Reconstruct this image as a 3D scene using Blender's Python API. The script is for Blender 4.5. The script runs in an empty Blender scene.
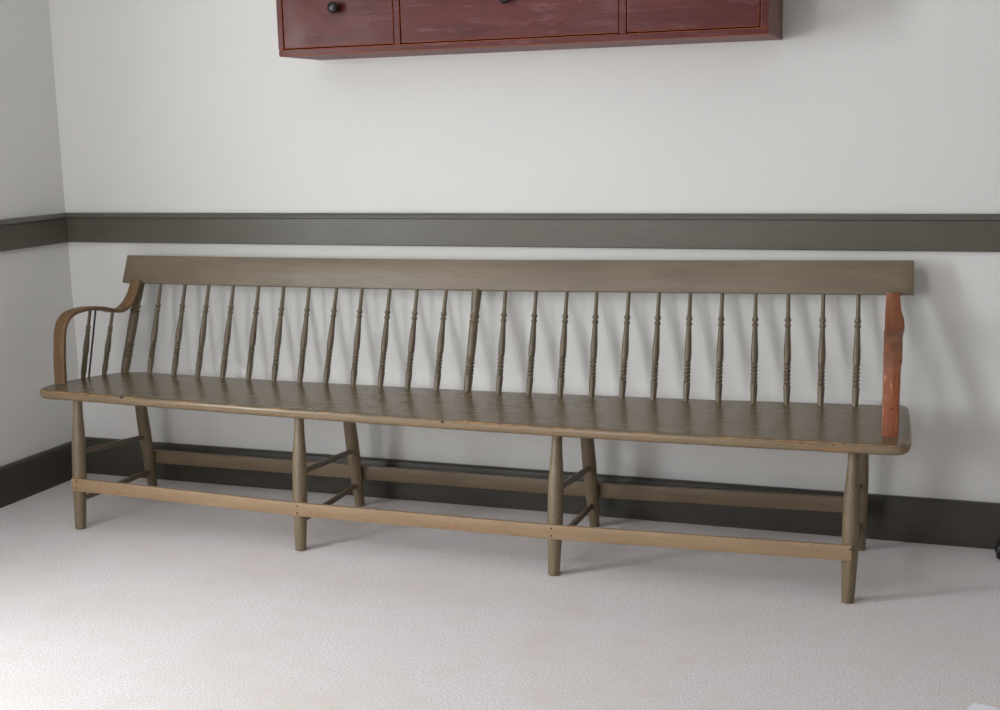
import bpy, bmesh, math, random
from mathutils import Vector, Matrix, noise
random.seed(7)
S = bpy.context.scene
C = S.collection
PI = math.pi

# ------------------------------------------------------------------ helpers
def link(name, bm, mat, parent=None, smooth=True, sharp=None):
    me = bpy.data.meshes.new(name)
    bmesh.ops.recalc_face_normals(bm, faces=bm.faces)
    bm.to_mesh(me); bm.free()
    o = bpy.data.objects.new(name, me); C.objects.link(o)
    for m in (mat if isinstance(mat, (list, tuple)) else [mat]): me.materials.append(m)
    if smooth:
        for p in me.polygons: p.use_smooth = True
        me.set_sharp_from_angle(angle=math.radians(sharp or 35))
    if parent: o.parent = parent
    return o

def thing(name, label, cat, loc=(0, 0, 0), group=None):
    o = bpy.data.objects.new(name, None); C.objects.link(o)
    o.location = loc; o.empty_display_size = .1
    o['label'] = label; o['category'] = cat
    if group: o['group'] = group
    return o

def struct(o):
    o['kind'] = 'structure'; return o

def box(bm, a, b, bev=0, seg=2):
    """axis-aligned box from corner a to corner b"""
    vs = [bm.verts.new((x, y, z)) for x in (a[0], b[0]) for y in (a[1], b[1]) for z in (a[2], b[2])]
    f = [(0, 1, 3, 2), (4, 6, 7, 5), (0, 4, 5, 1), (2, 3, 7, 6), (0, 2, 6, 4), (1, 5, 7, 3)]
    fs = [bm.faces.new([vs[i] for i in q]) for q in f]
    if bev:
        es = list({e for q in fs for e in q.edges})
        bmesh.ops.bevel(bm, geom=es, offset=bev, segments=seg, profile=.5, affect='EDGES')

def lathe(bm, A, B, prof, seg=20, squash=None):
    """turn the profile [(t, r)] about the axis A -> B"""
    A = Vector(A); B = Vector(B); d = (B - A); n = d.normalized()
    u = n.cross(Vector((1, 0, 0)) if abs(n.y) > .9 else Vector((0, 1, 0))); u.normalize(); v = n.cross(u)
    rings = []
    for t, r in prof:
        c = A + d * t
        rings.append([bm.verts.new(c + (u * math.cos(2 * PI * k / seg) + v * math.sin(2 * PI * k / seg)) * r) for k in range(seg)])
    for a, b in zip(rings, rings[1:]):
        for k in range(seg):
            bm.faces.new((a[k], a[(k + 1) % seg], b[(k + 1) % seg], b[k]))
    bm.faces.new(rings[0][::-1]); bm.faces.new(rings[-1])

def interp(tab, x):
    if x <= tab[0][0]:
        (x0, y0), (x1, y1) = tab[0], tab[1]
    elif x >= tab[-1][0]:
        (x0, y0), (x1, y1) = tab[-2], tab[-1]
    else:
        for (x0, y0), (x1, y1) in zip(tab, tab[1:]):
            if x0 <= x <= x1: break
    return y0 + (y1 - y0) * (x - x0) / (x1 - x0)

def strip(bm, sections):
    """loft closed sections (lists of points of equal length), cap the ends"""
    rings = [[bm.verts.new(p) for p in s] for s in sections]
    n = len(rings[0])
    for a, b in zip(rings, rings[1:]):
        for k in range(n):
            bm.faces.new((a[k], a[(k + 1) % n], b[(k + 1) % n], b[k]))
    bm.faces.new(rings[0][::-1]); bm.faces.new(rings[-1])

def rrect(w, h, r, seg=3):
    """rounded rectangle outline, centred"""
    out = []
    for cx, cy, a0 in ((w/2-r, h/2-r, 0), (-w/2+r, h/2-r, 90), (-w/2+r, -h/2+r, 180), (w/2-r, -h/2+r, 270)):
        for k in range(seg + 1):
            a = math.radians(a0 + 90 * k / seg)
            out.append((cx + r * math.cos(a), cy + r * math.sin(a)))
    return out

# ------------------------------------------------------------------ materials
def srgb(r, g, b):
    f = lambda c: (c/255/12.92) if c/255 <= .04045 else ((c/255+.055)/1.055)**2.4
    return (f(r), f(g), f(b), 1)

class MB:
    def __init__(s, name, rough=.5, spec=.5, metal=0):
        s.m = bpy.data.materials.new(name); s.m.use_nodes = True
        s.nt = s.m.node_tree; s.b = s.nt.nodes['Principled BSDF']
        s.b.inputs['Roughness'].default_value = rough
        s.b.inputs['Specular IOR Level'].default_value = spec
        s.b.inputs['Metallic'].default_value = metal
        s.tc = s.n('ShaderNodeTexCoord')
    def n(s, t, **k):
        x = s.nt.nodes.new(t)
        for a, v in k.items(): setattr(x, a, v)
        return x
    def l(s, a, b): s.nt.links.new(a, b)
    def coords(s, scale=(1, 1, 1), rot=(0, 0, 0), loc=(0, 0, 0)):
        m = s.n('ShaderNodeMapping'); m.inputs['Scale'].default_value = scale
        m.inputs['Rotation'].default_value = rot; m.inputs['Location'].default_value = loc
        s.l(s.tc.outputs['Object'], m.inputs[0]); return m.outputs[0]
    def noise(s, scale=5, det=3, rough=.5, co=None, dist=0):
        t = s.n('ShaderNodeTexNoise'); t.inputs['Scale'].default_value = scale
        t.inputs['Detail'].default_value = det; t.inputs['Roughness'].default_value = rough
        t.inputs['Distortion'].default_value = dist
        s.l(co if co is not None else s.coords(), t.inputs['Vector']); return t.outputs[0]
    def ramp(s, fac, stops, interp='LINEAR'):
        r = s.n('ShaderNodeValToRGB'); cr = r.color_ramp; cr.interpolation = interp
        while len(cr.elements) < len(stops): cr.elements.new(.5)
        for e, (p, c) in zip(cr.elements, stops):
            e.position = p; e.color = c if not isinstance(c, (int, float)) else (c, c, c, 1)
        s.l(fac, r.inputs[0]); return r.outputs[0]
    def mix(s, fac, a, b, mode='MIX'):
        m = s.n('ShaderNodeMix', data_type='RGBA', blend_type=mode)
        for v, i in ((fac, 0), (a, 6), (b, 7)):
            if hasattr(v, 'links'): s.l(v, m.inputs[i])
            else: m.inputs[i].default_value = v
        return m.outputs[2]
    def math(s, op, a, b=0.):
        m = s.n('ShaderNodeMath', operation=op)
        for i, v in enumerate((a, b)):
            if hasattr(v, 'links'): s.l(v, m.inputs[i])
            else: m.inputs[i].default_value = v
        return m.outputs[0]
    def attr(s, name):
        return s.n('ShaderNodeAttribute', attribute_name=name).outputs['Fac']
    def color(s, c):
        if hasattr(c, 'links'): s.l(c, s.b.inputs['Base Color'])
        else: s.b.inputs['Base Color'].default_value = c
    def rough(s, v): s.l(v, s.b.inputs['Roughness'])
    def bump(s, h, strength=.3, dist=.01, prev=None):
        b = s.n('ShaderNodeBump'); b.inputs['Strength'].default_value = strength
        b.inputs['Distance'].default_value = dist; s.l(h, b.inputs['Height'])
        if prev: s.l(prev, b.inputs['Normal'])
        s.l(b.outputs[0], s.b.inputs['Normal']); return b.outputs[0]

# wall plaster
def wall_mat(name, col):
    w = MB(name, .85, .25)
    big = w.noise(.9, 2, .5)
    w.color(w.mix(big, tuple(c*.97 for c in col[:3]) + (1,), col))
    h = w.noise(160, 3, .6)
    b1 = w.bump(h, .08, .002)
    w.bump(w.noise(3.5, 3, .5), .10, .02, b1)
    return w.m
M_wall = wall_mat('white_wall_paint', srgb(230, 231, 229))
M_far = wall_mat('low_bounce_wall_grey', srgb(150, 146, 143))  # unseen right and front walls; grey made up to reduce bounce light
M_ceil = wall_mat('white_ceiling_paint', srgb(226, 226, 224))

# olive grey trim paint
w = MB('olive_trim_paint', .34, .5)
st = w.noise(8, 4, .6, w.coords((1, 1, 9)))
w.color(w.ramp(st, [(.3, srgb(88, 85, 76)), (.7, srgb(95, 92, 82))]))
w.rough(w.ramp(w.noise(14, 3), [(.3, .34), (.7, .44)]))
w.bump(w.noise(60, 3, .6, w.coords((.12, .12, 2))), .12, .002)
M_trim = w.m
w = MB('olive_trim_paint_cap', .3, .5)
w.color(w.ramp(w.noise(8, 3), [(.3, srgb(90, 88, 80)), (.7, srgb(96, 94, 86))]))
M_cap = w.m
w = MB('shaded_trim_paint', .4, .4)  # same trim paint for the baseboard, its shade put into a darker colour
w.color(w.ramp(w.noise(6, 4, .6, w.coords((1, 1, 8))), [(.3, srgb(66, 63, 55)), (.7, srgb(73, 70, 62))]))
w.bump(w.noise(60, 3, .6, w.coords((.12, .12, 2))), .12, .002)
M_base = w.m

# carpet
w = MB('cut_pile_carpet', 1.0, .05)
fine = w.noise(300, 1, .5, w.coords(loc=(2, 7, 3)))
tuft = w.noise(200, 4, .75)
mott = w.noise(2.1, 4, .6)
mot2 = w.noise(7, 3, .55, w.coords((1, 1.4, 1), (0, 0, .5)))
base = w.ramp(tuft, [(.36, srgb(184, 178, 178)), (.5, srgb(233, 230, 231)), (.60, srgb(255, 254, 255))])
base = w.mix(w.ramp(fine, [(.35, .5), (.65, 0.)]), base, srgb(214, 206, 207))
base = w.mix(w.ramp(mott, [(.46, .0), (.68, .4)]), base, srgb(216, 207, 196))
base = w.mix(w.ramp(mot2, [(.54, .0), (.72, .4)]), base, srgb(218, 209, 200))
w.color(base)
hue = w.noise(150, 1, .5, w.coords(loc=(5, 3, 1)))
base = w.mix(w.ramp(hue, [(.4, 0.), (.7, .35)]), base, srgb(222, 210, 218))
w.color(base)
w.bump(tuft, .3, .005)
M_carpet = w.m

# bench paint: worn olive brown paint over ochre / reddish wood, grain along `ax`
def paint(name, ax='x', c0=(104, 92, 73), c1=(120, 107, 86), under=(150, 110, 66), wear=.62, edge=False, rough=.42,
          cracks=False, nicks=(), under2=(158, 106, 74), spec=.5, bumpk=1., rv=1.):
    w = MB(name, rough, spec)
    sc = {'x': (.9, 9, 9), 'z': (9, 9, .9), 'y': (9, .9, 9)}[ax]
    grain = w.noise(6, 5, .62, w.coords(sc), .4)
    big = w.noise(2.6, 3, .5)
    col = w.ramp(grain, [(.28, srgb(*[c*.93 for c in c0])), (.5, srgb(*c0)), (.74, srgb(*c1))])
    col = w.mix(w.ramp(big, [(.35, 0.), (.7, .45)]), col, srgb(*[c*1.05 for c in c1]))
    # small chips
    chips = w.noise(70, 4, .7, w.coords((.5, 1, 1) if ax == 'x' else (1, 1, .5)))
    zone = w.noise(5, 2, .5)
    chipm = w.math('MULTIPLY', w.ramp(chips, [(wear, 0.), (wear+.03, 1.)]), w.ramp(zone, [(.45, 0.), (.6, 1.)]))
    und = w.mix(w.ramp(w.noise(9, 2), [(.45, 0.), (.6, 1.)]), srgb(*under), srgb(*under2))
    col = w.mix(chipm, col, und)
    # darker dirt specks
    dk = w.ramp(w.noise(110, 2, .6), [(.70, 0.), (.74, .75)])
    col = w.mix(dk, col, srgb(58, 48, 38))
    if edge:
        a = w.attr('wear')
        nn = w.noise(34, 4, .75, w.coords((.28, 1, 1)))
        n2 = w.noise(3.0, 2, .5, w.coords((1, .1, .1)))
        thr = w.math('ADD', w.math('MULTIPLY', nn, .75), w.math('MULTIPLY', n2, .35))
        v = w.math('ADD', w.math('MULTIPLY', a, .52), thr)
        mask = w.ramp(w.math('SUBTRACT', v, .5), [(.50, 0.), (.57, 1.)])
        col = w.mix(mask, col, w.ramp(w.noise(60, 2), [(.35, srgb(150, 104, 60)), (.65, srgb(196, 150, 92))]))
        # faint reddish rubbing at the front face
        a2 = w.attr('rub')
        col = w.mix(w.math('MULTIPLY', a2, .8), col, srgb(140, 121, 94))
        rr = w.math('MULTIPLY', a2, w.ramp(w.noise(30, 4, .75, w.coords((.3, 1, 1.5))), [(.58, 0.), (.66, .75)]))
        col = w.mix(rr, col, srgb(168, 118, 78))
    if cracks:
        ck = w.noise(7, 3, .6, w.coords((.45, 11, 11)), .2)
        line = w.ramp(ck, [(.494, 0.), (.5, 1.), (.506, 0.)])
        cz = w.ramp(w.noise(2.3, 2), [(.5, 0.), (.58, .8)])
        ckm = w.math('MULTIPLY', line, cz)
        col = w.mix(ckm, col, srgb(62, 50, 38))
    for (px, py, pz, r, c) in nicks:
        g = w.n('ShaderNodeNewGeometry')
        vm = w.n('ShaderNodeVectorMath', operation='DISTANCE')
        vm.inputs[1].default_value = (px, py, pz)
        wob = w.n('ShaderNodeVectorMath', operation='ADD')
        nz = w.n('ShaderNodeTexNoise'); nz.inputs['Scale'].default_value = 120
        sb = w.n('ShaderNodeVectorMath', operation='MULTIPLY_ADD')
        w.l(w.tc.outputs['Object'], nz.inputs['Vector'])
        w.l(nz.outputs['Color'], sb.inputs[0]); sb.inputs[1].default_value = (.012,)*3; sb.inputs[2].default_value = (-.006,)*3
        w.l(w.tc.outputs['Object'], wob.inputs[0]); w.l(sb.outputs[0], wob.inputs[1])
        w.l(wob.outputs[0], vm.inputs[0])
        m = w.ramp(w.math('DIVIDE', vm.outputs['Value'], r*2), [(.42, 1.), (.55, 0.)])
        col = w.mix(m, col, srgb(*c))
    w.color(col)
    w.rough(w.ramp(w.noise(11, 4, .6, w.coords(sc)), [(.3, rough-.05*rv), (.7, rough+.09*rv)]))
    if bumpk:
        b = w.bump(grain, .08 * bumpk, .003)
        w.bump(chips, .10 * bumpk, .0012, b)
    else: w.bump(w.noise(2.2, 2, .5, w.coords((1, 3, 1))), .10, .006)
    return w.m

M_seat = paint('seat_paint', 'x', (111, 96, 75), (115, 101, 80), edge=True, rough=.26, bumpk=.0, rv=.2, cracks=True, wear=.71,
               nicks=[(.655, -.612, .470, .007, (48, 40, 32)), (1.83, -.612, .452, .006, (46, 36, 28)), (2.80, -.60, .452, .004, (60, 44, 34)),
                      (3.00, -.612, .452, .003, (50, 38, 30))])
M_crest = paint('crest_paint', 'x', (116, 103, 84), (126, 113, 93), wear=.7, rough=.4, cracks=True,
                nicks=[(1.08, -.10, .87, .004, (170, 160, 130)), (1.10, -.105, .855, .003, (170, 160, 130)), (2.86, -.10, .89, .003, (50, 40, 30)),
                       (2.77, -.10, .88, .003, (50, 40, 30))])
M_turn = paint('turning_paint', 'z', (104, 93, 75), (120, 108, 88), wear=.68, rough=.38, spec=.5)
M_leg = paint('leg_paint', 'z', (112, 98, 76), (132, 116, 92), wear=.62, under=(168, 122, 72), rough=.42)
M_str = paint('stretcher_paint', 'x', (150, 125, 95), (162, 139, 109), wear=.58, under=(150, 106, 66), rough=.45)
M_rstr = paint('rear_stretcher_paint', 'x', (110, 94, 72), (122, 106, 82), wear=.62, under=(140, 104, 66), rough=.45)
M_rung = paint('rung_paint', 'y', (104, 90, 73), (118, 102, 84), wear=.72, rough=.4)
M_armL = paint('brown_worn_arm', 'z', (112, 86, 57), (130, 101, 68), wear=.60, under=(146, 96, 56), under2=(92, 64, 42), rough=.34)

# right arm: bare reddish wood, browner where the paint stays near the bend
w = MB('red_worn_arm', .4, .45)
g = w.noise(5, 5, .7, w.coords((28, 8, 1.8)), .6)
red = w.ramp(g, [(.26, srgb(106, 54, 32)), (.44, srgb(134, 73, 45)), (.6, srgb(150, 88, 56)), (.8, srgb(182, 118, 78))])
brn = w.ramp(w.noise(26, 4, .65), [(.3, srgb(98, 66, 44)), (.7, srgb(142, 92, 62))])
col = w.mix(w.attr('wear'), red, brn)
sp = w.ramp(w.noise(60, 2, .6), [(.66, 0.), (.72, .85)])
col = w.mix(sp, col, srgb(62, 34, 24))
st = w.math('MULTIPLY', w.ramp(w.noise(40, 3, .7, w.coords((2.6, 1, .35))), [(.60, 0.), (.66, .7)]), w.attr('rub'))
col = w.mix(st, col, srgb(206, 138, 98))
w.color(col); w.bump(g, .3, .003)
M_armR = w.m

# cabinet paint
w = MB('oxide_red_paint', .36, .28)
g = w.noise(5, 5, .6, w.coords((.8, 6, 6)), .3)
col = w.ramp(g, [(.3, srgb(74, 23, 20)), (.7, srgb(92, 31, 27))])
sc = w.math('MULTIPLY', w.ramp(w.noise(34, 4, .75, w.coords((.6, 1, 1.6))), [(.58, 0.), (.64, .7)]), w.ramp(w.noise(3.2, 2), [(.46, 0.), (.58, 1.)]))
col = w.mix(sc, col, srgb(66, 28, 28))
li = w.math('MULTIPLY', w.ramp(w.noise(26, 4, .7, w.coords((.35, 1, 2.2))), [(.50, 0.), (.64, .6)]), w.ramp(w.noise(2.6, 2, .5, w.coords((1, 1, 1), loc=(3, 1, 0))), [(.40, 0.), (.55, 1.)]))
col = w.mix(li, col, srgb(122, 78, 84))
e = w.attr('wear')
ev = w.math('MULTIPLY', e, w.ramp(w.noise(24, 4, .7, w.coords((.4, 1, 1))), [(.30, .25), (.46, 1.)]))
col = w.mix(ev, col, srgb(170, 96, 58))
w.color(col)
w.rough(w.ramp(w.noise(9, 4, .6), [(.3, .3), (.7, .46)]))
w.bump(w.noise(30, 3, .6, w.coords((.2, 1, 1.5))), .15, .002)
M_cab = w.m
w = MB('cabinet_underside', .55, .4)
w.color(w.ramp(w.noise(8, 4, .6, w.coords((.6, 4, 4))), [(.3, srgb(112, 72, 70)), (.7, srgb(130, 88, 84))]))
M_cabu = w.m
w = MB('black_knob', .32, .5); w.color(w.ramp(w.noise(30, 2), [(.3, srgb(30, 27, 27)), (.7, srgb(38, 35, 34))])); M_knob = w.m
w = MB('black_rubber', .38, .5); w.color(w.ramp(w.noise(50, 2), [(.3, srgb(20, 20, 22)), (.7, srgb(27, 27, 30))])); M_rub = w.m
w = MB('dark_iron_rod', .45, .5); w.color(w.ramp(w.noise(50, 2), [(.3, srgb(26, 24, 34)), (.7, srgb(34, 30, 40))])); M_rod = w.m
w = MB('dark_nail', .5, .5); w.color(w.ramp(w.noise(50, 2), [(.3, srgb(52, 40, 30)), (.7, srgb(64, 48, 36))])); M_nail = w.m
w = MB('white_plastic', .4, .5); w.color(w.ramp(w.noise(10, 2), [(.3, srgb(226, 228, 226)), (.7, srgb(232, 234, 232))])); M_plate = w.m
w = MB('white_paper', .6, .4); w.color(w.ramp(w.noise(10, 2), [(.3, srgb(246, 246, 255)), (.7, srgb(250, 250, 255))])); M_paper = w.m
w = MB('window_frame_paint', .4, .5); w.color(w.ramp(w.noise(10, 2), [(.3, srgb(226, 226, 222)), (.7, srgb(232, 232, 228))])); M_frame = w.m

# ------------------------------------------------------------------ room
RX, RY, RZ, T = 5.9, -5.4, 2.55, .12
bm = bmesh.new(); box(bm, (-T, RY - T, -.06), (RX + T, T, 0)); struct(link('floor', bm, M_carpet, smooth=False))
bm = bmesh.new(); box(bm, (-T, RY - T, RZ), (RX + T, T, RZ + T)); struct(link('ceiling', bm, M_ceil, smooth=False))
bm = bmesh.new(); box(bm, (-T, 0, 0), (RX + T, T, RZ)); struct(link('wall_back', bm, M_wall, smooth=False))
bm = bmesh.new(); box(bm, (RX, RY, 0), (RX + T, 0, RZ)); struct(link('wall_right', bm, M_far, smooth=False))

ZB, ZT = .62, 2.12
def wall_with_windows(name, along, lo, hi, wins, fixed0, fixed1, mat=None):
    bm = bmesh.new()
    def b(a0, a1, z0, z1):
        if along == 'y': box(bm, (fixed0, a0, z0), (fixed1, a1, z1))
        else: box(bm, (a0, fixed0, z0), (a1, fixed1, z1))
    b(lo, hi, 0, ZB); b(lo, hi, ZT, RZ)
    cur = lo
    for a, c in sorted(wins):
        b(cur, a, ZB, ZT); cur = c
    b(cur, hi, ZB, ZT)
    return struct(link(name, bm, mat or M_wall, smooth=False))
wall_with_windows('wall_left', 'y', RY, 0, [(-2.90, -2.05), (-4.25, -3.40)], -T, 0)
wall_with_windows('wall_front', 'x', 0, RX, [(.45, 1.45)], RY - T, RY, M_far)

def window(name, along, a, c, p0, p1):
    """double-hung frame with muntins set in the opening"""
    bm = bmesh.new()
    q = (p0 + p1) / 2; d = .02
    def b(a0, a1, z0, z1, dd=d):
        if along == 'y': box(bm, (q - dd, a0, z0), (q + dd, a1, z1), .003, 1)
        else: box(bm, (a0, q - dd, z0), (a1, q + dd, z1), .003, 1)
    b(a, c, ZB, ZB + .06); b(a, c, ZT - .06, ZT)
    b(a, a + .05, ZB + .06, ZT - .06); b(c - .05, c, ZB + .06, ZT - .06)
    zm = (ZB + ZT) / 2; b(a + .05, c - .05, zm - .025, zm + .025)
    for k in (1, 2):
        x = a + (c - a) * k / 3
        b(x - .009, x + .009, ZB + .06, zm - .025, .01); b(x - .009, x + .009, zm + .025, ZT - .06, .01)
    struct(link(name, bm, M_frame, smooth=False))
window('window_1', 'y', -2.90, -2.05, -T, 0)
window('window_2', 'y', -4.25, -3.40, -T, 0)
window('window_3', 'x', .45, 1.45, RY - T, RY)

# chair rail: flat board with a projecting rounded cap; base height measured
def moulding(name, prof, along, a, b, mats, mi=None):
    """extrude profile [(depth, z)] along the wall, mitred at the corner"""
    bm = bmesh.new(); secs = []
    for s in (a, b):
        pts = []
        for d, z in prof:
            if along == 'x':
                pts.append((s + (d if s == 0 else 0), -d, z))
            else:
                pts.append((d, s - (d if s == 0 else 0), z))
        secs.append(pts)
    strip(bm, secs)
    return struct(link(name, bm, mats, smooth=True, sharp=30))
ZR0, ZR1 = .9334, 1.0482
prof_board = [(0, ZR0), (.014, ZR0), (.018, ZR0 + .003), (.018, ZR1 - .0205), (0, ZR1 - .0205)]
prof_cap = [(0, ZR1 - .0195), (.021, ZR1 - .0195), (.0250, ZR1 - .0170), (.0215, ZR1 - .0035), (.0195, ZR1 - .001), (.018, ZR1), (0, ZR1)]
prof_base = [(0, 0), (.018, 0), (.018, .139), (.0165, .142), (.012, .146), (0, .147)]
moulding('trim_1', prof_board, 'x', 0, RX, M_trim)
moulding('trim_2', prof_cap, 'x', 0, RX, M_cap)
moulding('trim_3', prof_board, 'y', 0, -1.5, M_trim)
moulding('trim_4', prof_cap, 'y', 0, -1.5, M_cap)
moulding('baseboard_back', prof_base, 'x', 0, RX, M_base)
moulding('baseboard_left', prof_base, 'y', 0, RY, M_base)

# ------------------------------------------------------------------ the bench
bench = thing('bench', 'long olive-brown painted bench with a spindle back, standing on the carpet along the wall',
              'bench', (1.72, -.38, 0))
INV = Matrix.Translation((-1.72, .38, 0))
def part(name, bm, mat, parent=None, **k):
    o = link(name, bm, mat, **k)
    o.parent = parent or bench
    if parent is None: o.matrix_parent_inverse = INV
    return o
# (parts are modelled in world coordinates; the parent inverse keeps them there)

ZF = [(.2, .473), (.38, .4745), (.61, .4715), (1.15, .463), (1.58, .458), (1.99, .4555), (2.36, .455), (2.71, .4565), (2.96, .459), (3.2, .461)]
ZRR = [(.2, .468), (.37, .4655), (.58, .4625), (.8, .4605), (1.1, .459), (1.5, .4585), (1.86, .4595), (2.2, .463), (2.5, .4665), (2.7, .4705), (2.9, .4745), (3.2, .480)]
def zs(x, y):
    t = (y + .61) / .41
    return interp(ZF, x) * (1 - t) + interp(ZRR, x) * t
TH = .0305
YF, YB = -.612, -.168

def seat_mesh():
    bm = bmesh.new()
    # outline as front/back y limits for each x station, ends rounded by outline points
    out = []
    left = [(.350, -.612), (.315, -.602), (.288, -.576), (.273, -.537), (.267, -.49), (.270, -.44), (.280, -.39), (.292, -.34), (.308, -.295), (.328, -.25), (.352, -.212), (.387, -.182), (.43, YB)]
    right = [(3.10, YB), (3.135, -.163), (3.158, -.168), (3.173, -.182), (3.180, -.205), (3.187, -.28), (3.193, -.36), (3.199, -.46), (3.203, -.54), (3.200, -.575), (3.190, -.597), (3.172, -.609), (3.15, -.612)]
    n = 60
    back = [(.43 + (3.10 - .43) * k / n, YB) for k in range(1, n)]
    front = [(3.15 + (.350 - 3.15) * k / n, YF) for k in range(1, n)]
    out = left + back + right + front
    N = len(out)
    P = [Vector((x, y, 0)) for x, y in out]
    # inward normals
    nor = []
    for i in range(N):
        a = (P[i] - P[i-1]).normalized(); b = (P[(i+1) % N] - P[i]).normalized()
        t = (a + b).normalized(); nor.append(Vector((t.y, -t.x, 0)))
    cen = Vector((1.72, -.4, 0))
    sgn = 1 if (cen - P[0]).dot(nor[0]) > 0 else -1
    wl = bm.verts.layers.float.new('wear'); rl = bm.verts.layers.float.new('rub')
    # rim layers: (inset, dz, wear, rub)
    lay = [(.030, 0, 0, 0), (.012, 0, .2, 0), (.0065, -.0004, .85, 0), (.0030, -.0018, 1, .2), (.0008, -.0050, .55, .6), (0, -.010, .10, 1), (0, -.019, .05, 1), (.002, -.0245, .25, .8), (.006, -.0280, .3, .5), (.013, -TH, .1, 0), (.05, -TH, 0, 0)]
    rings = []
    for ins, dz, we, ru in lay:
        ring = []
        for p, q in zip(P, nor):
            v = p + q * sgn * ins
            jit = (noise.noise(Vector((p.x * 9, ins * 40, p.y * 9))) * .0007) if 0 < ins < .01 else 0
            vert = bm.verts.new((v.x, v.y + jit, zs(v.x, v.y) + dz + jit * .6))
            isf = 1 if p.y < -.45 else .25
            vert[wl] = we * isf; vert[rl] = ru * isf
            ring.append(vert)
        rings.append(ring)
    for a, b in zip(rings, rings[1:]):
        for k in range(N):
            bm.faces.new((a[k], a[(k+1) % N], b[(k+1) % N], b[k]))
    # caps: connect ring front to ring back in strips (front/back counts match)
    for r in (rings[0], rings[-1]):
        L = len(left)
        # front chain indices: from left end round; pair back[i] with front mirrored
        bk = [r[L - 1 + k] for k in range(0, n + 1)]                       # x .43 -> 3.10
        fs = L + len(back) + len(right) - 1
        fr = [r[(fs + k) % N] for k in range(0, n + 1)][::-1]               # x .336 -> 3.15
        for k in range(n):
            mids = None
            bm.faces.new((bk[k], bk[k+1], fr[k+1], fr[k]))
        bm.faces.new([r[k] for k in range(L)])
        R0 = L + len(back)
        bm.faces.new([r[R0 + k] for k in range(len(right))])
    return bm
seat = part('seat', seat_mesh(), M_seat, sharp=50)

# legs -------------------------------------------------------------
LEG_F = [(0, .0170), (.02, .0182), (.16, .0202), (.33, .0232), (.52, .0238), (.66, .0232), (.78, .0200), (.88, .0165), (1, .0155)]
LEG_R = [(0, .0165), (.02, .0175), (.16, .0195), (.35, .0222), (.55, .0235), (.75, .0222), (.9, .0205), (1, .0200)]
def smooth_prof(tab, n=26):
    out = []
    for k in range(n + 1):
        t = k / n
        # smoothstep-free average of neighbours for a soft curve
        v = sum(interp(tab, min(1, max(0, t + o))) for o in (-.03, 0, .03)) / 3
        out.append((t, v))
    return out
PF, PR = smooth_prof(LEG_F), smooth_prof(LEG_R)
FT = [.434, 1.303, 2.183, 3.052]; FB = [.469, 1.327, 2.187, 3.049]
RT = [.415, 1.286, 2.160, 3.043]; RB = [.408, 1.293, 2.174, 3.043]
FY = [-.643, -.636, -.626, -.606]
def fleg(i, z):
    h = zs(FT[i], -.56) - TH; t = z / h
    return Vector((FB[i] + (FT[i] - FB[i]) * t, FY[i] + (-.56 - FY[i]) * t, z))
def rleg(i, z):
    h = zs(RT[i], -.19) - TH; t = z / h
    return Vector((RB[i] + (RT[i] - RB[i]) * t, -.13 - .06 * t, z))
for i in range(4):
    bm = bmesh.new(); lathe(bm, fleg(i, 0.0), fleg(i, zs(FT[i], -.56) - TH + .004), PF, 28); part('leg', bm, M_leg, sharp=60)
    bm = bmesh.new(); lathe(bm, rleg(i, 0.0), rleg(i, zs(RT[i], -.19) - TH + .004), PR, 28); part('leg', bm, M_leg, sharp=60)
# rungs between front and rear legs
RU = [(.258, .211), (.246, .214), (.252, .213), (.252, .218)]
RLW = [(.098, .070), (.092, .082), (.096, .078), (.095, .088)]
rp = [(0, .0085), (.06, .0090), (.3, .0100), (.5, .0104), (.7, .0100), (.94, .0090), (1, .0085)]
for i in range(4):
    for zf, zr in (RU[i], RLW[i]):
        a = fleg(i, zf) + Vector((0, .012, 0)); b = rleg(i, zr) + Vector((0, -.012, 0))
        bm = bmesh.new(); lathe(bm, a, b, rp, 14); part('rung', bm, M_rung, sharp=60)

# long stretchers ----------------------------------------------------
def board(path, h, th, bev=.002, nseg=None):
    """flat board along x; path = [(x, y_front, z_mid)]"""
    bm = bmesh.new(); secs = []
    o = rrect(th, h, bev, 2)
    N = 40
    for k in range(N + 1):
        x = path[0][0] + (path[-1][0] - path[0][0]) * k / N
        y = interp([(p[0], p[1]) for p in path], x); z = interp([(p[0], p[2]) for p in path], x)
        j = noise.noise(Vector((x * 5, 1.7, 0))) * .0006
        secs.append([(x, y + th/2 + a, z + b + j) for a, b in o])
    strip(bm, secs); return bm
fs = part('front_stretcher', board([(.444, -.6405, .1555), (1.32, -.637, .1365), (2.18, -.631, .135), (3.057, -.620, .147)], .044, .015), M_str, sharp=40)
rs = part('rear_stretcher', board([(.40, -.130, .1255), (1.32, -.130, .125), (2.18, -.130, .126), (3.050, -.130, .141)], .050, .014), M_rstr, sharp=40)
for i in range(4):
    for dx, dz in ((-.004, .012), (-.006, -.011)) if i != 3 else ((.004, .013), (.010, .011)):
        x = FB[i] + dx; z = interp([(.45, .1555), (1.32, .1365), (2.18, .135), (3.06, .147)], x) + dz
        yn = (-.6405, -.637, -.631, -.620)[i]; bm = bmesh.new(); lathe(bm, (x, yn + .0005, z), (x, yn - .0015, z), [(0, .0032), (.6, .0032), (1, .0022)], 10)
        part('nail', bm, M_nail, parent=fs)
        # modelled in world space under a part whose own parent inverse applies
bpy.context.view_layer.update()

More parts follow.
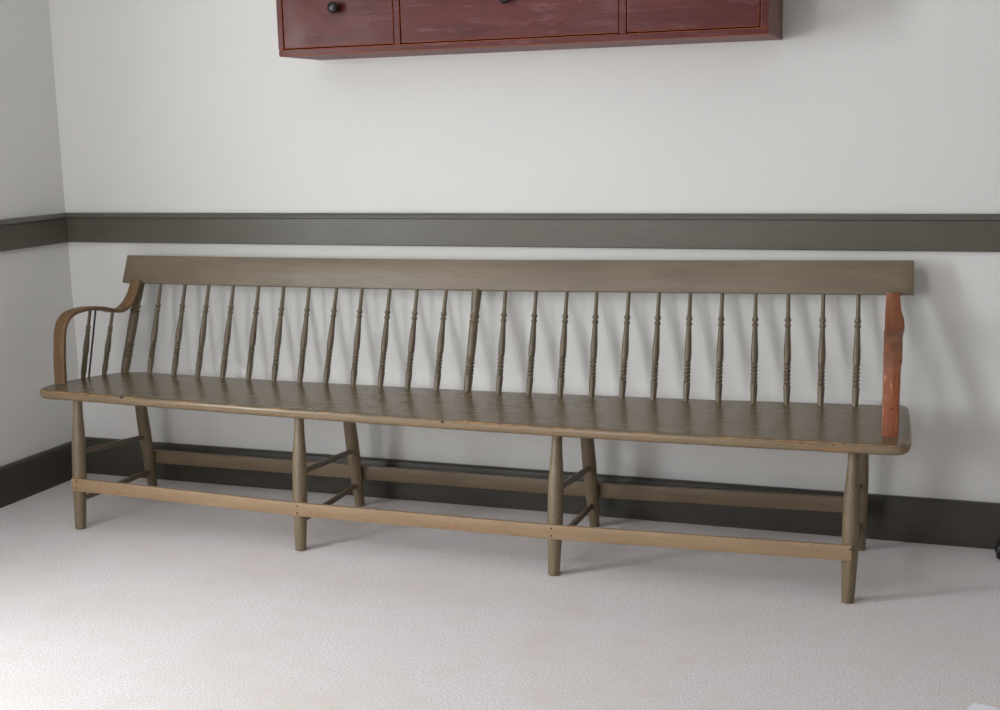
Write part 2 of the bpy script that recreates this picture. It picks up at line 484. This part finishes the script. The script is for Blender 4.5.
# crest rail ----------------------------------------------------------
ZC = [(.3, .7895), (.8, .7885), (1.25, .789), (1.757, .791), (2.4, .7985), (3.18, .8085)]
LEAN = .31      # y per z of the back
def crest_mesh():
    bm = bmesh.new(); secs = []
    H, th = .1030, .020
    o = rrect(th, H, .0022, 2)
    xs = [0, .0006] + [k / 60 for k in range(1, 60)] + [.9994, 1]
    for t in xs:
        s = []
        sh = .0015 if t in (0, 1) else 0
        for a, b in o:
            u = (b + H/2) / H                      # 0 bottom .. 1 top
            xl = .3185 + .0160 * u; xr = 3.179 - .003 * u
            if u < .12: xl += .004 * (1 - u/.12)**2
            x = xl + (xr - xl) * t
            z0 = interp(ZC, x)
            s.append((x, -.100 + (b + H/2) * LEAN * .85 + a * (1 - sh * 60), z0 + (b + H/2) * .985 - a * .28))
        secs.append(s)
    strip(bm, secs); return bm
part('crest_rail', crest_mesh(), M_crest, sharp=40)

# spindles -------------------------------------------------------------
mm = .001
def ring(t, w, r_in, r_out):
    return [(t - w, r_in), (t - w * .7, r_in + (r_out - r_in) * .75), (t, r_out), (t + w * .7, r_in + (r_out - r_in) * .75), (t + w, r_in)]
SP = [(0, 8.6), (.04, 9.4), (.10, 10.6), (.150, 11.4), (.172, 11.2), (.182, 9.2)]
for t in (.197, .231, .265, .299, .333): SP += ring(t, .0155, 7.4, 11.2)
SP += [(.352, 8.8), (.358, 10.2), (.38, 11.0), (.43, 11.7), (.48, 11.4), (.55, 10.2), (.62, 8.9), (.672, 8.1), (.680, 7.4)]
SP += ring(.703, .019, 6.8, 10.4) + ring(.752, .021, 6.8, 10.4)
SP += [(.778, 7.3), (.80, 6.9), (.88, 6.4), (1, 6.2)]
PP = [(0, 12.4), (.05, 13.4), (.12, 14.6), (.150, 14.8), (.165, 13.4)]
for t in (.185, .215, .25, .285, .318): PP += ring(t, .0145, 12.0, 15.8)
PP += [(.34, 13.6), (.36, 14.2), (.5, 15.2), (.62, 15.2), (.655, 14.6), (.665, 13.9)]
PP += ring(.685, .018, 12.8, 16.8) + ring(.735, .022, 12.8, 16.6)
PP += [(.765, 13.8), (.80, 14.8), (.9, 16.6), (1, 17.4)]
def clean(p, k=1.):
    out = []
    for t, r in sorted(p, key=lambda q: q[0]):
        if out and t - out[-1][0] < 1e-4: continue
        out.append((t, r * mm * k))
    return out
SPc, PPc, PPe = clean(SP), clean(PP), clean(PP, 1.14)
BX = [.369, .478, .584, .686, .792, .900, 1.005, 1.110, 1.213, 1.320, 1.425, 1.529, 1.637, 1.751, 1.864, 1.971, 2.080, 2.188, 2.290, 2.394, 2.501, 2.604, 2.715, 2.817, 2.920, 3.023, 3.121]
TX = [.392, .486, .593, .695, .800, .906, 1.009, 1.113, 1.222, 1.322, 1.430, 1.534, 1.643, 1.757, 1.861, 1.970, 2.078, 2.181, 2.290, 2.391, 2.493, 2.596, 2.702, 2.804, 2.911, 3.017, 3.119]
for i, (a, b) in enumerate(zip(BX, TX)):
    post = i in (0, 13, 26)
    bm = bmesh.new()
    A = Vector((a, -.2, zs(a, -.2) - .003)); B = Vector((b, -.1, interp(ZC, b) - .001))
    d = (B - A).normalized()
    lathe(bm, A, B + d * .006, (PPe if i in (0, 26) else PPc) if post else SPc, 20)
    part('post' if post else 'spindle', bm, M_turn, sharp=50)

# arms -------------------------------------------------------------------
ARM = [(-.481, .474), (-.479, .50), (-.477, .56), (-.472, .61), (-.468, .645), (-.458, .682), (-.442, .705), (-.418, .719), (-.385, .7255), (-.350, .727), (-.310, .723), (-.275, .7145), (-.245, .705), (-.215, .7015), (-.192, .708), (-.172, .722), (-.155, .742), (-.142, .762), (-.133, .783), (-.127, .803), (-.125, .818)]
def catmull(pts, m=4):
    out = []
    for i in range(len(pts) - 1):
        p0 = Vector(pts[max(i-1, 0)]); p1 = Vector(pts[i]); p2 = Vector(pts[i+1]); p3 = Vector(pts[min(i+2, len(pts)-1)])
        for k in range(m):
            t = k / m
            out.append(.5 * ((2*p1) + (-p0+p2)*t + (2*p0-5*p1+4*p2-p3)*t*t + (-p0+3*p1-3*p2+p3)*t**3))
    out.append(Vector(pts[-1])); return out
def arm_mesh(xf, ysc, dz, width, offs, thick=.014, tone=None, cut=0, lift=0):
    """xf(y) gives the centre x; width(s), offs(s) along the strip 0 base .. 1 crest"""
    pts = [(-.125 + (y + .125) * ysc, z + dz * (1 - i / (len(ARM) - 1)) + lift * math.sin(PI * i / (len(ARM) - 1))) for i, (y, z) in enumerate(ARM)][:len(ARM) - cut]
    cv = catmull([(y, z, 0) for y, z in pts])
    L = [0]
    for a, b in zip(cv, cv[1:]): L.append(L[-1] + (b - a).length)
    bm = bmesh.new(); secs = []
    wl = bm.verts.layers.float.new('wear'); rl = bm.verts.layers.float.new('rub')
    for i, p in enumerate(cv):
        s = L[i] / L[-1]
        t = (cv[min(i+1, len(cv)-1)] - cv[max(i-1, 0)]).normalized()
        nrm = Vector((0, -t.y, t.x)) if False else Vector((t.y, -t.x, 0))      # in (y,z)
        w = width(s); o = rrect(w, thick, .003, 2)
        cx = xf(p.x) + offs(s)
        # centre line is the outer face: shift inward by half the thickness
        secs.append(([(cx + a, p.x + nrm.x * (b ), p.y + nrm.y * (b )) for a, b in o], s))
    rings = []
    for sec, s in secs:
        rg = []
        for q in sec:
            v = bm.verts.new(q)
            if tone: v[wl], v[rl] = tone(s)
            rg.append(v)
        rings.append(rg)
    n = len(rings[0])
    for a, b in zip(rings, rings[1:]):
        for k in range(n): bm.faces.new((a[k], a[(k+1) % n], b[(k+1) % n], b[k]))
    bm.faces.new(rings[0][::-1]); bm.faces.new(rings[-1])
    return bm
xL = lambda y: .303 + .094 / .36 * (y + .48)
xR = lambda y: 3.1445 - .025 * (y + .52) / .42
wL = lambda s: interp([(0, .046), (.3, .047), (.6, .047), (.85, .045), (1, .042)], s)
aL = part('armrest', arm_mesh(xL, 1.0, 0, wL, lambda s: 0, .014, cut=1), M_armL, sharp=50)
aL['label'] = 'brown worn bent armrest'
wR = lambda s: interp([(0, .044), (.10, .045), (.29, .047), (.325, .051), (.62, .052), (.75, .053), (.83, .058), (.87, .056), (.92, .046), (.96, .042), (1, .040)], s)
oR = lambda s: interp([(0, 0), (.29, .0), (.325, .0015), (.62, .001), (.75, .004), (.83, .006), (.87, .005), (.92, .001), (1, -.001)], s)
tR = lambda s: (interp([(0, 0), (.22, 0), (.34, .85), (.62, .9), (.80, .55), (.92, .4), (1, .25)], s), interp([(0, .6), (.05, 1), (.26, 1), (.33, 0), (1, 0)], s))
aR = part('armrest', arm_mesh(xR, 1.105, -.012, wR, oR, .014, tR, lift=.011), M_armR, sharp=50)
aR['label'] = 'reddish bare wood bent armrest'
bm = bmesh.new(); lathe(bm, (3.119, -.1315, .797), (3.119, -.137, .7955), [(0, .0025), (1, .0022)], 10); part('nail', bm, M_nail, parent=aR)

AS = [(t, r * .92) for t, r in SPc]
def arm_spindles(xf, side, A, R, B, ysc):
    def up(y, z): return -.125 + (y + .125) * ysc, z
    for (bx, by), (ty, tz) in ((A, (-.335, .720)), (B, (-.240, .699))):
        yy, zz = up(ty, tz)
        bm = bmesh.new(); lathe(bm, (bx, by, zs(bx, by) - .003), (xf(yy), yy, zz), AS, 18); part('arm_spindle', bm, M_turn, sharp=50)
    yy, zz = up(-.312, .7165)
    bm = bmesh.new(); lathe(bm, (R[0], R[1], zs(*R) - .003), (xf(yy) , yy, zz), [(0, .0034), (.5, .0034), (1, .0034)], 12); part('brace_rod', bm, M_rod, sharp=50)
arm_spindles(xL, 0, (.298, -.352), (.3115, -.336), (.333, -.276), 1.0)
arm_spindles(xR, 1, (3.128, -.372), (3.126, -.352), (3.124, -.285), 1.105)

# ------------------------------------------------------------------ wall cabinet
CX0, CX1, CY, CZ, CH = 1.1450, 2.7600, -.2906, 1.5867, .338
cab = thing('wall_cabinet', 'oxide-red painted wooden drawer cabinet hung on the back wall above the bench', 'cabinet', ((CX0+CX1)/2, 0, CZ))
IC = Matrix.Translation((-(CX0+CX1)/2, 0, -CZ))
def cpart(name, bm, mat, parent=None, **k):
    o = link(name, bm, mat, **k); o.parent = parent or cab
    if parent is None: o.matrix_parent_inverse = IC
    return o
def wear_box(bm, a, b, bev, wear_edges=True):
    wl = bm.verts.layers.float.get('wear') or bm.verts.layers.float.new('wear')
    n0 = set(bm.verts)
    box(bm, a, b, bev, 2)
    for v in bm.verts:
        if v in n0: continue
        # on a bevelled front edge: strictly between the flat faces
        hit = 0
        for c, (lo, hi) in zip(v.co, zip(a, b)):
            if abs(c - lo) < bev * .99 or abs(c - hi) < bev * .99: hit += 1
        v[wl] = 1. if (hit >= 2 and v.co.y < CY + .01) else 0.
# face frame openings
D = [(1.166, 1.567), (1.591, 2.312), (2.336, 2.735)]
Z0, Z1 = CZ + .024, CZ + CH - .03
bm = bmesh.new()
wear_box(bm, (CX0, CY, CZ), (CX1, CY + .02, Z0 - .002), .0034)
wear_box(bm, (CX0, CY, Z1 + .002), (CX1, CY + .02, CZ + CH), .0022)
cuts = [CX0] + [v for p in D for v in p] + [CX1]
for k in range(0, len(cuts), 2):
    a, b = cuts[k], cuts[k+1]
    wear_box(bm, (a + (0 if k == 0 else .002), CY, Z0 - .002), (b - (.0 if k == 6 else .002), CY + .02, Z1 + .002), .0015)
cpart('face_frame', bm, M_cab, smooth=False)
bm = bmesh.new()
box(bm, (CX0, CY + .02, CZ), (CX0 + .018, 0, CZ + CH), .0012, 1)
cpart('side_panel', bm, M_cabu, smooth=False)
bm = bmesh.new(); box(bm, (CX1 - .018, CY + .02, CZ), (CX1, 0, CZ + CH), .0012, 1)
cpart('side_panel', bm, M_cabu, smooth=False)
bm = bmesh.new(); box(bm, (CX0 + .018, CY + .02, CZ), (CX1 - .018, 0, CZ + .016), .001, 1); cpart('bottom_panel', bm, M_cabu, smooth=False)
bm = bmesh.new(); box(bm, (CX0 + .018, CY + .02, CZ + CH - .018), (CX1 - .018, 0, CZ + CH), .001, 1); cpart('top_panel', bm, M_cabu, smooth=False)
KX = [1.366, 1.956, 2.531]
for (a, b), kx in zip(D, KX):
    bm = bmesh.new(); wear_box(bm, (a + .0015, CY + .0015, Z0 + .001), (b - .0015, CY + .022, Z1 - .001), .0022)
    box(bm, (a + .01, CY + .022, Z0 + .01), (b - .01, -.02, Z1 - .03))
    dr = cpart('drawer', bm, M_cab, smooth=False)
    bm = bmesh.new(); kz = CZ + .146
    lathe(bm, (kx, CY + .0015, kz), (kx, CY - .036, kz), [(0, .011), (.08, .0115), (.16, .008), (.34, .0075), (.44, .013), (.56, .0180), (.70, .0195), (.84, .0175), (.95, .011), (1, .003)], 24)
    cpart('knob', bm, M_knob, parent=dr, sharp=60)

# ------------------------------------------------------------------ wall outlets behind the bench
def outlet(cx, ztop, label):
    t = thing('wall_outlet', label, 'outlet', (cx, 0, ztop - .057))
    def p(name, bm, m, par=None):
        o = link(name, bm, m, sharp=40); o.parent = par or t
        return o
    bm = bmesh.new(); box(bm, (-.035, -.006, -.057), (.035, 0, .057), .0025, 2); plate = p('cover_plate', bm, M_plate)
    for z in (.02, -.02):
        bm = bmesh.new(); box(bm, (-.0165, -.0085, z - .0135), (.0165, -.005, z + .0135), .003, 2); s = p('socket', bm, M_plate)
        bm = bmesh.new()
        for dx in (-.0065, .0065): box(bm, (dx - .001, -.0088, z - .004), (dx + .001, -.0082, z + .005))
        p('slot', bm, M_rub, s)
    bm = bmesh.new(); lathe(bm, (0, -.005, 0), (0, -.0072, 0), [(0, .003), (1, .0025)], 10); p('screw', bm, M_nail)
outlet(.753, .4600, 'white wall outlet low behind the spindle back near the left end of the bench')
outlet(3.050, .4545, 'white wall outlet low behind the spindle back beside the reddish right armrest')

# ------------------------------------------------------------------ small things cut by the frame
cw = thing('caster_wheel', 'black rounded caster wheel on the carpet at the right edge by the baseboard', 'wheel', (3.458, -.105, 0))
bm = bmesh.new(); lathe(bm, (-.013, 0, .031), (.013, 0, .031), [(0, .022), (.06, .027), (.22, .0305), (.5, .0312), (.78, .0305), (.94, .027), (1, .022)], 32)
o = link('tire', bm, M_rub, sharp=60); o.parent = cw
bm = bmesh.new(); lathe(bm, (-.0175, 0, .031), (-.010, 0, .031), [(0, .006), (.2, .010), (1, .013)], 20)
o = link('hub', bm, M_rub, sharp=60); o.parent = cw

# white paper lying at the bottom right, corner just inside the frame
def paper():
    bm = bmesh.new()
    A = Vector((3.384, -1.205, .0)); B = Vector((3.300, -1.425, 0)); Cc = Vector((3.60, -1.262, 0)); D_ = Vector((3.516, -1.482, 0))
    n = 14; g = []
    for i in range(n + 1):
        row = []
        for j in range(n + 1):
            u, v = i / n, j / n
            p = A * (1-u) * (1-v) + Cc * u * (1-v) + B * (1-u) * v + D_ * u * v
            z = .002 + .010 * max(0, 1 - (u*2.2)**2 - (v*2.2)**2) + .004 * math.sin(u * 5 + v * 3)**2
            row.append(bm.verts.new((p.x, p.y, z)))
        g.append(row)
    fs_ = [bm.faces.new((g[i][j], g[i+1][j], g[i+1][j+1], g[i][j+1])) for i in range(n) for j in range(n)]
    r = bmesh.ops.extrude_face_region(bm, geom=fs_)
    for v in [e for e in r['geom'] if isinstance(e, bmesh.types.BMVert)]: v.co.z += .0012
    return bm
pp = link('paper_sheet', paper(), M_paper)
pp['label'] = 'white sheet of paper lying on the carpet at the bottom right corner'; pp['category'] = 'paper'

# ------------------------------------------------------------------ light
def area(name, loc, rot, sx, sy, power, col):
    l = bpy.data.lights.new(name, 'AREA'); l.shape = 'RECTANGLE'; l.size = sx; l.size_y = sy
    l.energy = power; l.color = col
    o = bpy.data.objects.new(name, l); C.objects.link(o); o.location = loc; o.rotation_euler = rot
    return o
zc = (ZB + ZT) / 2
area('daylight_1', (-.13, -2.475, zc), (0, math.radians(-90), 0), 1.5, .85, 88, (.97, 1.0, 1.0))
area('daylight_2', (-.13, -3.825, zc), (0, math.radians(-90), 0), 1.5, .85, 9, (1.0, .97, .985))
area('daylight_3', (.95, RY - .13, zc), (math.radians(90), 0, 0), 1.0, 1.5, 54, (1.0, .96, .98))
wd = bpy.data.worlds.new('World'); S.world = wd; wd.use_nodes = True
wd.node_tree.nodes['Background'].inputs[0].default_value = (.75, .85, 1, 1)
wd.node_tree.nodes['Background'].inputs[1].default_value = .6

# ------------------------------------------------------------------ camera
cam = bpy.data.cameras.new('camera'); co = bpy.data.objects.new('camera', cam); C.objects.link(co)
r = Vector((.9394263, .34198131, -.02295663)); u = Vector((-.03864456, .17223131, .98429821)); f = Vector((-.34056544, .92378848, -.17501434))
m = Matrix(((r.x, u.x, -f.x, 3.33954472), (r.y, u.y, -f.y, -4.18005932), (r.z, u.z, -f.z, 1.34396023), (0, 0, 0, 1)))
co.matrix_world = m
cam.sensor_fit = 'HORIZONTAL'; cam.sensor_width = 36; cam.lens = 36 * 1.28994928
cam.clip_start = .05
S.camera = co
S.view_settings.view_transform = 'Standard'; S.view_settings.look = 'None'
S.view_settings.gamma = 1; S.view_settings.use_curve_mapping = False
S.view_settings.exposure = 0
S.cycles.use_denoising = True
S.cycles.max_bounces = 10; S.cycles.diffuse_bounces = 6
